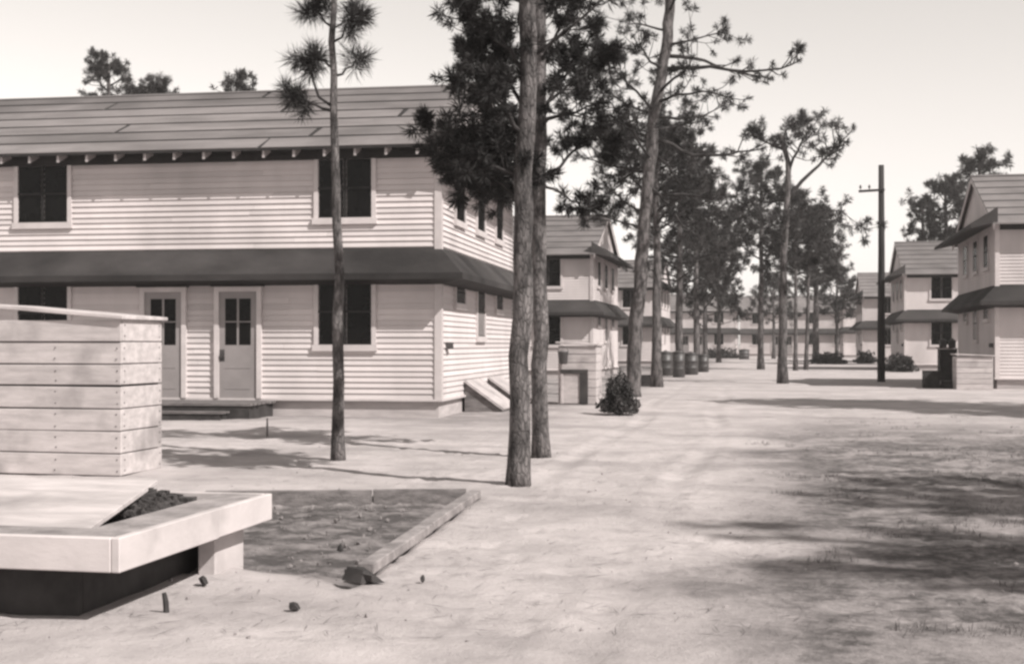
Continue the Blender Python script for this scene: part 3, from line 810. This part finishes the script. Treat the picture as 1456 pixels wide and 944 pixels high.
# tips above the nearest barracks' ridge
auto_pine('broad pine tip showing above the near roof ridge, toward its left', 212, 60.0, 132, 11.6, 10, 1.3, 51, (0.2, 0.08), group=GB)
auto_pine('small sparse pine tip above the near roof ridge', 336, 58.0, 117, 11.2, 6, 0.7, 52, (0.15, 0.05), group=GB, twigs=6)
auto_pine('taller pine beyond the near roof at the picture corner', 154, 62.0, 92, 12.9, 8, 1.0, 53, (0.2, 0.08), group=GB)

# trees beside and behind the camera on the east side; only their shade reaches the picture
def shade_pine(label, x, y, H, z_lo, n, ln, seed):
    d = -x * math.sin(A) + y * math.cos(A); lat = x * math.cos(A) + y * math.sin(A)
    random.seed(seed)
    t = Tree.__new__(Tree); t.far, t.tuft, t.d = True, (0.30, 42, 0.016), d
    t.root = thing('pine_tree', label, 'tree', (x, y, 0), group='pines east of the street'); t.base = t.root.location.copy()
    t.tr = [Vector((x + 0.3 * math.sin(i * .7 + seed) * i / 10, y, -0.15 + (H + .15) * i / 10)) for i in range(11)]
    t.rad = [0.2 - 0.12 * i / 10 for i in range(11)]; t.cen, t.dir = [], []
    MB().tube([p - t.base for p in t.tr], t.rad, 10).build('trunk', 'bark', t.root, smooth=True)
    t.auto(n, z_lo, H, ln, ln * .5, 0.2, 11, 0.9, 0.05); t.crown()
shade_pine('pine standing east of the camera, shading the near right ground', 13.4, 3.2, 11.5, 5.8, 36, 3.0, 61)
shade_pine('pine south-east of the camera whose crown shades the near ground', 13.8, 7.2, 12.0, 6.2, 36, 3.0, 62)
shade_pine('pine east of the street shading the middle right ground', 12.2, 27.5, 12.0, 6.0, 40, 3.2, 63)
shade_pine('third pine east of the street, shading the ground by the crate', 14.6, 24.6, 11.0, 5.2, 34, 3.2, 65)
shade_pine('second pine east of the street shading the middle right ground', 9.2, 28.6, 10.0, 4.8, 34, 2.8, 64)

# ------------------------------------------------------------------ utility pole
pb = G(1253, 50.0)
up = thing('utility_pole', 'dark bare utility pole with a short crossarm, right of the street', 'pole', pb)
MB().tube([(0,0,-0.3),(0,0,2),(0.01,0,5),(0.0,0,8.32)], [0.15,0.145,0.125,0.105], 14).build('shaft', 'pole', up, smooth=True)
MB().bar((-0.85,-0.12,7.32),(0.12,-0.12,7.36), 0.07, 0.09).build('crossarm', 'pole', up)
for x in (-0.78, -0.45):
    MB().lathe([(0.015,0),(0.02,0.05),(0.045,0.06),(0.05,0.10),(0.03,0.14),(0.035,0.16),(0.01,0.18)], 10, (x,-0.12,7.385)).build('insulator', 'darkmetal', up, smooth=True)

# ------------------------------------------------------------------ coal bins
def coal_bin(label, loc, w, dep, hgt, nb, m, group, lid_rise, hinge_row=None, bevel=0.006):
    t = thing('coal_bin', label, 'bin', loc, group=group)
    MB().box(-w+0.03, -0.03, 0.03, dep-0.03, -0.05, hgt-0.03).build('lining', 'darkwood', t)
    bh = hgt / nb
    for k in range(nb):
        g = 0.022 if k == hinge_row else 0.008
        o = MB().box(-w, 0.0, 0.0, 0.028, k*bh+g, (k+1)*bh-.004).build('board', m, t, bevel=bevel); o.rotation_euler = (random.uniform(-.006,.006), random.uniform(-.004,.004), 0)
        MB().box(-0.028, 0.003, 0.031, dep, k*bh+g+random.uniform(0,.004), (k+1)*bh).build('board', m, t, bevel=bevel)
        MB().box(-w-0.003, -w+0.025, 0.031, dep, k*bh+g, (k+1)*bh).build('board', m, t, bevel=bevel)
        MB().box(-w+0.03, -0.03, dep-0.028, dep, k*bh+g, (k+1)*bh).build('board', m, t, bevel=bevel)
    MB().hexa([(-w-0.06,-0.06,hgt+lid_rise),(0.05,-0.06,hgt+0.004),(0.05,dep+0.06,hgt+0.004),(-w-0.06,dep+0.06,hgt+lid_rise)],
              [(-w-0.06,-0.06,hgt+lid_rise+0.045),(0.05,-0.06,hgt+0.045),(0.05,dep+0.06,hgt+0.045),(-w-0.06,dep+0.06,hgt+lid_rise+0.045)]).build('lid', m, t, bevel=bevel)
    return t
GBIN = 'board coal bins beside the barracks'
coal_bin('tall whitewashed board bin at left, in front of the doors', G(172, 14.1), 1.55, 0.95, 1.70, 7, 'whitewash', GBIN, 0.14, hinge_row=4)
nail = MB().lathe([(.009, 0), (.007, .006)], 6).mesh('nail', 'darkmetal')
bin1 = [o for o in bpy.data.objects if o.name.startswith('coal_bin')][0]
for k in range(7):
    for dz_ in (.06, .18):
        for x in (-.05, -.78, -1.48):
            o = link('nail', nail, bin1, (x + random.uniform(-.01, .01), -.001, k * 1.70 / 7 + dz_ + random.uniform(-.01, .01))); o.rotation_euler.x = math.radians(90)
        for y in (.07, .89):
            o = link('nail', nail, bin1, (.004, y + random.uniform(-.01, .01), k * 1.70 / 7 + dz_ + random.uniform(-.01, .01))); o.rotation_euler.y = math.radians(90)
b2 = coal_bin('pale board coal bin beside the second barracks, behind the tree trunks', G(848, 31.0), 0.92, 0.95, 1.40, 7, 'plank', GBIN, 0.06)
b3 = coal_bin('white board bin at the right-edge barracks', G(1412, 41.2) , 1.1, 1.0, 1.05, 6, 'whitewash', GBIN, 0.05)
b4 = coal_bin('dark upright bin carrying two drums, right-edge barracks', G(1361, 52.0), 0.66, 0.8, 1.25, 6, 'darkwood', GBIN, 0.02)

def barrel(label, loc, r, h, group, m='darkmetal', name='drum'):
    t = thing(name, label, 'drum', loc, group=group)
    prof = [(r*.94,0),(r,0.02),(r,h*.32),(r*1.04,h*.34),(r,h*.36),(r,h*.64),(r*1.04,h*.66),(r,h*.68),(r,h-.02)]
    MB().lathe(prof, 18).build('body', m, t, smooth=True)
    MB().lathe([(r*1.05,h-.02),(r*1.05,h+.03),(r*.6,h+.07),(r*.1,h+.09)], 18).build('lid', m, t, smooth=True)
    MB().box(-0.07,0.07,-0.012,0.012,h+.08,h+.12).build('handle', m, t)
    return t
GD = 'dark drums and cans by the street'
p4 = b4.location
barrel('small drum on the dark bin, the one toward the pole', p4 + Vector((-0.50, 0.35, 1.315)), 0.15, 0.26, GD)
barrel('small drum on the dark bin, the one toward the white bin', p4 + Vector((-0.15, 0.35, 1.305)), 0.15, 0.26, GD)
for px, d, r, h, lab in ((946, 60, .34, 1.05, 'dark can standing left in the row of cans by the pines'),
                         (965, 57, .26, 1.08, 'dark narrow can in the middle of the can row'),
                         (982, 62, .36, .98, 'broad dark can right of the narrow one'),
                         (1000, 68, .28, .85, 'small dark can at the street end of the can row'),
                         (1058, 128, .5, .9, 'distant dark drum in front of the street-end barracks')):
    barrel(lab, G(px, d), r, h, GD)

# crates
def crate(label, loc, w, dep, h, m, rz=0.0, n=4):
    t = thing('crate', label, 'crate', loc, rz, 'wooden crates and low boxes')
    MB().box(-w/2+.03, w/2-.03, -dep/2+.03, dep/2-.03, -.03, h-.03).build('lining', 'darkwood', t)
    bh = h / n
    for k in range(n):
        z0, z1 = k*bh+.008, (k+1)*bh-.004
        MB().box(-w/2, w/2, -dep/2, -dep/2+.025, z0, z1).build('slat', m, t)
        MB().box(-w/2, w/2, dep/2-.025, dep/2, z0, z1).build('slat', m, t)
        MB().box(-w/2, -w/2+.025, -dep/2+.026, dep/2-.026, z0, z1).build('slat', m, t)
        MB().box(w/2-.025, w/2, -dep/2+.026, dep/2-.026, z0, z1).build('slat', m, t)
    for k in range(4):
        a = -w/2 + w*k/4
        MB().box(a+.006, a+w/4-.006, -dep/2-.01, dep/2+.01, h-.003, h+.022).build('lid_board', m, t)
    return t
crate('dark wooden crate on the sand right of the utility pole', G(1324, 43.0), .52, .5, .55, 'darkwood')
crate('low dark box at the foot of the leaning pine', G(916, 45.0), .75, .5, .36, 'darkwood', n=3)
tp = thing('timber_pile', 'low dark pile of timbers beside the dark crate', 'timber', G(1362, 42.6))
for k in range(5):
    MB().box(-.5+random.uniform(-.05,.05), .5+random.uniform(-.05,.05), -.4+k*.16, -.26+k*.16, -.02, .13).build('beam', 'darkwood', tp, bevel=.008)
for k in range(4):
    MB().box(-.48+random.uniform(-.05,.05), .48+random.uniform(-.05,.05), -.32+k*.16, -.18+k*.16, .135, .26).build('beam', 'darkwood', tp, bevel=.008)

# stand before the pale bin
MB().box(-.86, -.20, -.06, -.003, .74, .84).build('hatch_header', 'darkwood', b2, bevel=.006)
MB().box(-.40, -.20, -.055, -.003, .02, .737).build('hatch_jamb', 'darkwood', b2, bevel=.006)
MB().box(-.86, -.80, -.05, -.003, .02, .737).build('hatch_jamb', 'plank', b2, bevel=.006)
MB().box(-.80, -.40, -.028, -.003, .03, .737).build('hatch_panel', 'plank', b2)
bk = thing('bucket', 'dark bucket hung on the front of the pale coal bin', 'bucket', b2.location + Vector((-0.78, -0.145, .97)))
MB().lathe([(.09,0),(.10,.01),(.13,.28),(.135,.30)], 16).build('pail', 'darkmetal', bk, smooth=True)
MB().tube([(0,.145,.40),(0,0,.43)], [.008,.008], 6).build('hook', 'darkmetal', bk)
MB().tube([(-.13,0,.28),(-.10,0,.38),(0,0,.43),(.10,0,.38),(.13,0,.28)], [.008]*5, 6).build('handle', 'darkmetal', bk)

# ------------------------------------------------------------------ shrubs
def shrub(label, loc, rx, rz, n, seed, leaf=0.05, group='dark shrubs by the buildings'):
    r = np.random.default_rng(seed)
    t = thing('shrub', label, 'shrub', loc, group=group)
    st = MB(); cen = []
    for k in range(16):
        a, e = r.random() * 6.28, r.uniform(.35, 1.4)
        dv = Vector((math.cos(a)*math.cos(e), math.sin(a)*math.cos(e), math.sin(e)))
        ln = (rx if e < .8 else rz) * r.uniform(.6, 1.0)
        st.tube([(0,0,-.03), tuple(dv*ln*.5 + Vector((0,0,.03))), tuple(dv*ln)], [.014,.010,.004], 5)
    st.build('stem', 'twig', t)
    u = r.normal(size=(n, 3)); u /= np.linalg.norm(u, axis=1, keepdims=True); u[:, 2] = np.abs(u[:, 2])
    lump = 1 + .28*np.sin(u[:, 0]*5+seed) * np.cos(u[:, 1]*6) + .15*np.sin(u[:, 2]*9)
    c = u * (r.random(n)**.4 * lump)[:, None] * np.array([rx, rx, rz]) + np.array([0, 0, .05])
    d1 = r.normal(size=(n, 3)); d1 /= np.linalg.norm(d1, axis=1, keepdims=True)
    d2 = np.cross(d1, r.normal(size=(n, 3))); d2 /= np.linalg.norm(d2, axis=1, keepdims=True)
    s = leaf * r.uniform(.6, 1.3, (n, 1))
    V = np.stack([c - d1*s, c + d2*s*.5, c + d1*s, c - d2*s*.5], 1).reshape(-1, 3)
    link('foliage', np_mesh('foliage', V, np.arange(n*4).reshape(-1, 4), M['leaf']), t)
shrub('dark bushy shrub on the sand beside the leaning pine', G(880, 26.6), .36, .68, 4200, 1, .04)
shrub('dark shrub against the sunlit right-row barracks corner', G(1276, 69.0), .85, .75, 1500, 2, .09)
shrub('second dark shrub at the right-row barracks front corner', G(1288, 68.0), .5, .7, 1000, 3, .09)
shrub('dark shrub at the smaller right-row barracks', G(1231, 98.0), .8, .8, 900, 4, .12)
shrub('dark low shrub at the far trunks left of the pole', G(1178, 96.0), 1.3, .7, 1200, 5, .12)
shrub('low shrub before the distant street-end barracks', G(1025, 138.0), 2.4, .9, 1200, 6, .16)

# ------------------------------------------------------------------ foreground platform with coal heap
pl = thing('low_platform', 'low pale platform on short posts in the near left corner', 'platform')
fr, nr = G(388, 8.72), G(170, 6.69)
pl.location = (0, 0, 0)
ex, ylo, yhi = (fr.x + nr.x) / 2, nr.y, fr.y
PWID, ZT, ZB = 2.3, 0.437, 0.255
x0 = ex - PWID
fb = [MB().box(ex-.05, ex, ylo, ylo+1.22, ZB, ZT), MB().box(ex-.05, ex-.004, ylo+1.226, yhi, ZB+.004, ZT-.003), MB().box(x0, ex-.051, ylo, ylo+.05, ZB, ZT-.002), MB().box(x0, ex-.051, yhi-.05, yhi, ZB, ZT-.002)]
for q in fb: q.build('fascia', 'concrete', pl, bevel=.006)
rimw = 0.34
MB().box(ex-rimw, ex-.052, ylo+.051, yhi-.051, ZT-.05, ZT-.004).build('rim_board', 'deckdirt', pl, bevel=.004)
MB().box(x0, ex-rimw-.004, ylo+.051, ylo+.36, ZT-.05, ZT-.008).build('rim_board', 'deckdirt', pl, bevel=.004)
for k in range(9):
    y0_ = ylo + .364 + k * (yhi - ylo - .42) / 9
    MB().box(x0, ex-rimw-.006, y0_, y0_ + (yhi-ylo-.42)/9 - .01, ZB+.02, ZB+.055).build('deck_board', 'oldwood', pl)
for px, py in ((ex-.19, yhi-.40), (x0+.2, yhi-.4), (x0+.2, ylo+.3)):
    MB().box(px-.06, px+.06, py-.22, py+.22, -.08, ZB-.001).build('post', 'concrete', pl, bevel=.008)
MB().box(x0, ex-.30, yhi-.12, yhi-.08, -.05, ZB-.002).build('shade_board', 'oldwood', pl)  # added boards that shut daylight out from under the platform
MB().box(x0-.04, x0-.002, ylo, yhi, -.05, ZT-.01).build('shade_board', 'oldwood', pl)
MB().box(ex-.40, ex-.36, ylo+.27, yhi-.30, -.12, ZB-.002).build('shade_board', 'darkwood', pl)  # set back and coloured dark to paint in the black shade underneath
MB().box(x0, ex-.36, ylo+.22, ylo+.265, -.12, ZB-.002).build('shade_board', 'darkwood', pl)
# white lid board tilted on the platform
lid = thing('loose_lid', 'white board lid lying tilted on the low platform', 'board')
a, b, c, d = Vector((x0+.1, ylo+.52, ZT-.09)), Vector((ex-rimw-.16, ylo+.52, ZT-.09)), Vector((ex-rimw-.36, yhi-.26, ZT+.07)), Vector((x0+.1, yhi-.26, ZT+.07))
upv = (b-a).cross(d-a).normalized()*.03
for k in range(4):
    f0, f1 = k/4+.003, (k+1)/4-.003
    q = [a.lerp(d, f0), b.lerp(c, f0), b.lerp(c, f1), a.lerp(d, f1)]
    MB().hexa(q, [p+upv for p in q]).build('plank', 'whitewash', lid, bevel=.003)
# dark coal heap at its back
hp = MB(); r = np.random.default_rng(7)
def lump(mb, c, s, r, sharp=False):
    o = len(mb.v); bm = bmesh.new(); (bmesh.ops.create_cube(bm, size=s*1.5) if sharp else bmesh.ops.create_icosphere(bm, subdivisions=1, radius=s))
    k = r.uniform(.6, 1.15, 3)
    for v in bm.verts:
        j = r.uniform(.55, 1.2); mb.v.append((c[0]+v.co.x*k[0]*j, c[1]+v.co.y*k[1]*j, c[2]+v.co.z*k[2]*j))
    for f in bm.faces: mb.f.append(tuple(o + v.index for v in f.verts))
    bm.free()
for k in range(520):
    u, w = r.uniform(-1, 1), r.uniform(-1, 1)
    if u*u + w*w > 1: continue
    hz = .11 * (1 - (u*u + w*w)) * r.uniform(.4, 1)
    lump(hp, (ex-rimw-.36 + u*.34, yhi-.44 + w*.34, ZB+.06 + hz + .05), r.uniform(.01, .05), r, True)
coal = hp.build('coal_heap', 'coal')
tag(coal, 'dark heap of coal lumps on the low platform beside the white lid', 'coal', kind='stuff')

# ------------------------------------------------------------------ plank-edged bed
bed = thing('bed_border', 'thin pale plank border round the dark soil bed', 'border')
def plank(a, b, w, h, z, m='plank', name='plank'):
    a, b = a.copy(), b.copy(); a.z = b.z = z
    MB().bar(a, b, w, h).build(name, m, bed, bevel=.006)
dirn = (q2 - q1).normalized()
plank(q1 + dirn*.02, q1 + dirn*(q2-q1).length*.55, .11, .07, .022, 'greyplank')
plank(q1 + dirn*((q2-q1).length*.55+.012), q2, .11, .07, .016, 'greyplank')
dx_ = (q0 - q1).normalized()
plank(q1 + dx_*.085, q1 + dx_*(q0-q1).length*.5, .05, .16, -.01, 'oldwood')  # darker wood here paints the shade on the bed's far inner face
plank(q1 + dx_*((q0-q1).length*.5+.01), q0 + dx_*.6, .05, .16, -.014, 'oldwood')
# broken end
ch = thing('wood_chunk', 'dark splintered wood chunk at the open end of the plank border', 'wood', G(516, None, 822))
MB().add([(-.13,-.02,-.01),(.02,-.10,-.01),(.16,-.06,-.01),(-.02,.10,-.01),(-.10,0,.07),(.02,-.05,.06),(.12,-.05,.015),(-.02,.07,.06)],
         [(3,2,1,0),(4,5,6,7),(0,1,5,4),(1,2,6,5),(2,3,7,6),(3,0,4,7)]).build('splinter', 'darkwood', ch)
MB().bar((-.12,.04,.03),(.10,-.10,.02), .03, .035).build('splinter', 'darkwood', ch)
# stakes
def stake(label, px, py, h, lean, m='darkwood'):
    s = thing('stake', label, 'stake', G(px, None, py), group='short wooden stakes')
    MB().tube([(0,0,-.1),(lean*.5,0,h*.5),(lean,0,h)], [.016,.016,.012], 6).build('shaft', m, s)
stake('short dark stake in the sand below the low platform', 238, 866, .09, -.02)
stake('small stake standing between the stoop and the slender pine', 380, 622, .30, .0, 'oldwood')

# ------------------------------------------------------------------ stones and litter
def clods(name, n, seed, region, smin, smax, m, label):
    r = np.random.default_rng(seed); mb = MB()
    for k in range(n):
        x, y = region(r)
        s = smin * (smax/smin) ** (r.random()**2.2)
        lump(mb, (x, y, float(ground_h(np.array(x), np.array(y))) - .07*float(bed_mask(np.array(x), np.array(y))) + s*.15), s, r)
    o = mb.build(name, m); return tag(o, label, kind='stuff')
def reg_near(r):
    d = 6.3 * (22/6.3) ** r.random(); lat = r.uniform(-.42, .42) * d
    return lat*math.cos(A) - d*math.sin(A), lat*math.sin(A) + d*math.cos(A)
def reg_bed(r):
    while True:
        a, b = r.random(), r.random()
        p = q1.lerp(q0, a); q = q2.lerp(G(330, None, 800), a); z = p.lerp(q, b)
        return z.x, z.y
clods('pebbles', 300, 5, reg_near, .005, .022, 'pebble', 'scattered clods and pebbles on the sandy ground')
clods('soil_clods', 150, 6, reg_bed, .008, .03, 'soil', 'loose clods in the dug bed')
for lab, px, py, s in (('dark stone on the sand beside the low platform', 289, 829, .04), ('dark stone half buried at the bottom of the bed', 418, 866, .045),
                       ('small dark stone on the sand right of the plank border', 601, 825, .028), ('dark stone lying inside the soil bed', 484, 782, .03)):
    mb = MB(); g = G(px, None, py); lump(mb, (0, 0, s*.4), s, r); o = mb.build('stone', 'darkwood'); o.location = g
    tag(o, lab, 'stone', 'dark stones near the bed')
r = np.random.default_rng(9); nl = 6000
ds = 6.3 * (30/6.3) ** r.random(nl); lat = r.uniform(-.42, .42, nl) * ds
lx, ly = lat*math.cos(A) - ds*math.sin(A), lat*math.sin(A) + ds*math.cos(A)
keep = r.random(nl) < np.where(lx > -.3, .95, .35); lx, ly = lx[keep], ly[keep]; nl = len(lx)
lz = ground_h(lx, ly) + .006
an = r.random(nl)*6.283; ln = r.uniform(.03, .11, nl); w_ = .0025
dxl, dyl = np.cos(an)*ln, np.sin(an)*ln
V = np.stack([np.stack([lx-dxl, ly-dyl, lz], -1), np.stack([lx-dyl/ln*w_, ly+dxl/ln*w_, lz+.006], -1), np.stack([lx+dxl, ly+dyl, lz+r.uniform(0,.02,nl)], -1), np.stack([lx+dyl/ln*w_, ly-dxl/ln*w_, lz+.006], -1)], 1).reshape(-1, 3)
tag(link('litter', np_mesh('litter', V, np.arange(nl*4).reshape(-1, 4), M['litter'])), 'fallen pine needles strewn over the ground', kind='stuff')

r = np.random.default_rng(31); nt = 2600
ds = 6.3 * (26/6.3) ** r.random(nt); lat = r.uniform(-.1, .44, nt) * ds
tx, ty = lat*math.cos(A) - ds*math.sin(A), lat*math.sin(A) + ds*math.cos(A)
kp = (tx + 3 * smooth_noise(tx, ty, 41, 1.3) > .6) & (smooth_noise(tx, ty, 42, .8) > -.02); tx, ty = tx[kp], ty[kp]; nt = len(tx); nbl = 7
bx = np.repeat(tx, nbl) + r.normal(0, .03, nt*nbl); by = np.repeat(ty, nbl) + r.normal(0, .03, nt*nbl); bz = ground_h(bx, by) - .004
an = r.random(nt*nbl)*6.283; hh_ = r.uniform(.02, .065, nt*nbl); ln = r.uniform(.01, .06, nt*nbl)
cx, cy = np.cos(an), np.sin(an); w_ = .003
V = np.stack([np.stack([bx - cy*w_, by + cx*w_, bz], -1), np.stack([bx + cy*w_, by - cx*w_, bz], -1), np.stack([bx + cx*ln, by + cy*ln, bz + hh_], -1)], 1).reshape(-1, 3)
tag(link('grass', np_mesh('grass', V, np.arange(nt*nbl*3).reshape(-1, 3), M['litter'])), 'sparse short grass on the dark soil at right', kind='stuff')

# ------------------------------------------------------------------ thin summer haze
hv = bpy.data.materials.new('thin_haze'); hv.use_nodes = True
hn, hl = hv.node_tree.nodes, hv.node_tree.links
hn.remove(hn['Principled BSDF'])
pv = hn.new('ShaderNodeVolumePrincipled'); pv.inputs['Color'].default_value = (0.97, 0.945, 0.93, 1)
pv.inputs['Density'].default_value = 0.0007; pv.inputs['Anisotropy'].default_value = 0.2
hl.new(pv.outputs[0], hn['Material Output'].inputs['Volume'])
M['haze'] = hv
tag(MB().box(-1200, 1200, -150, 1900, -1.5, 19).build('haze', 'haze'), 'thin pale haze over the whole street', kind='stuff')
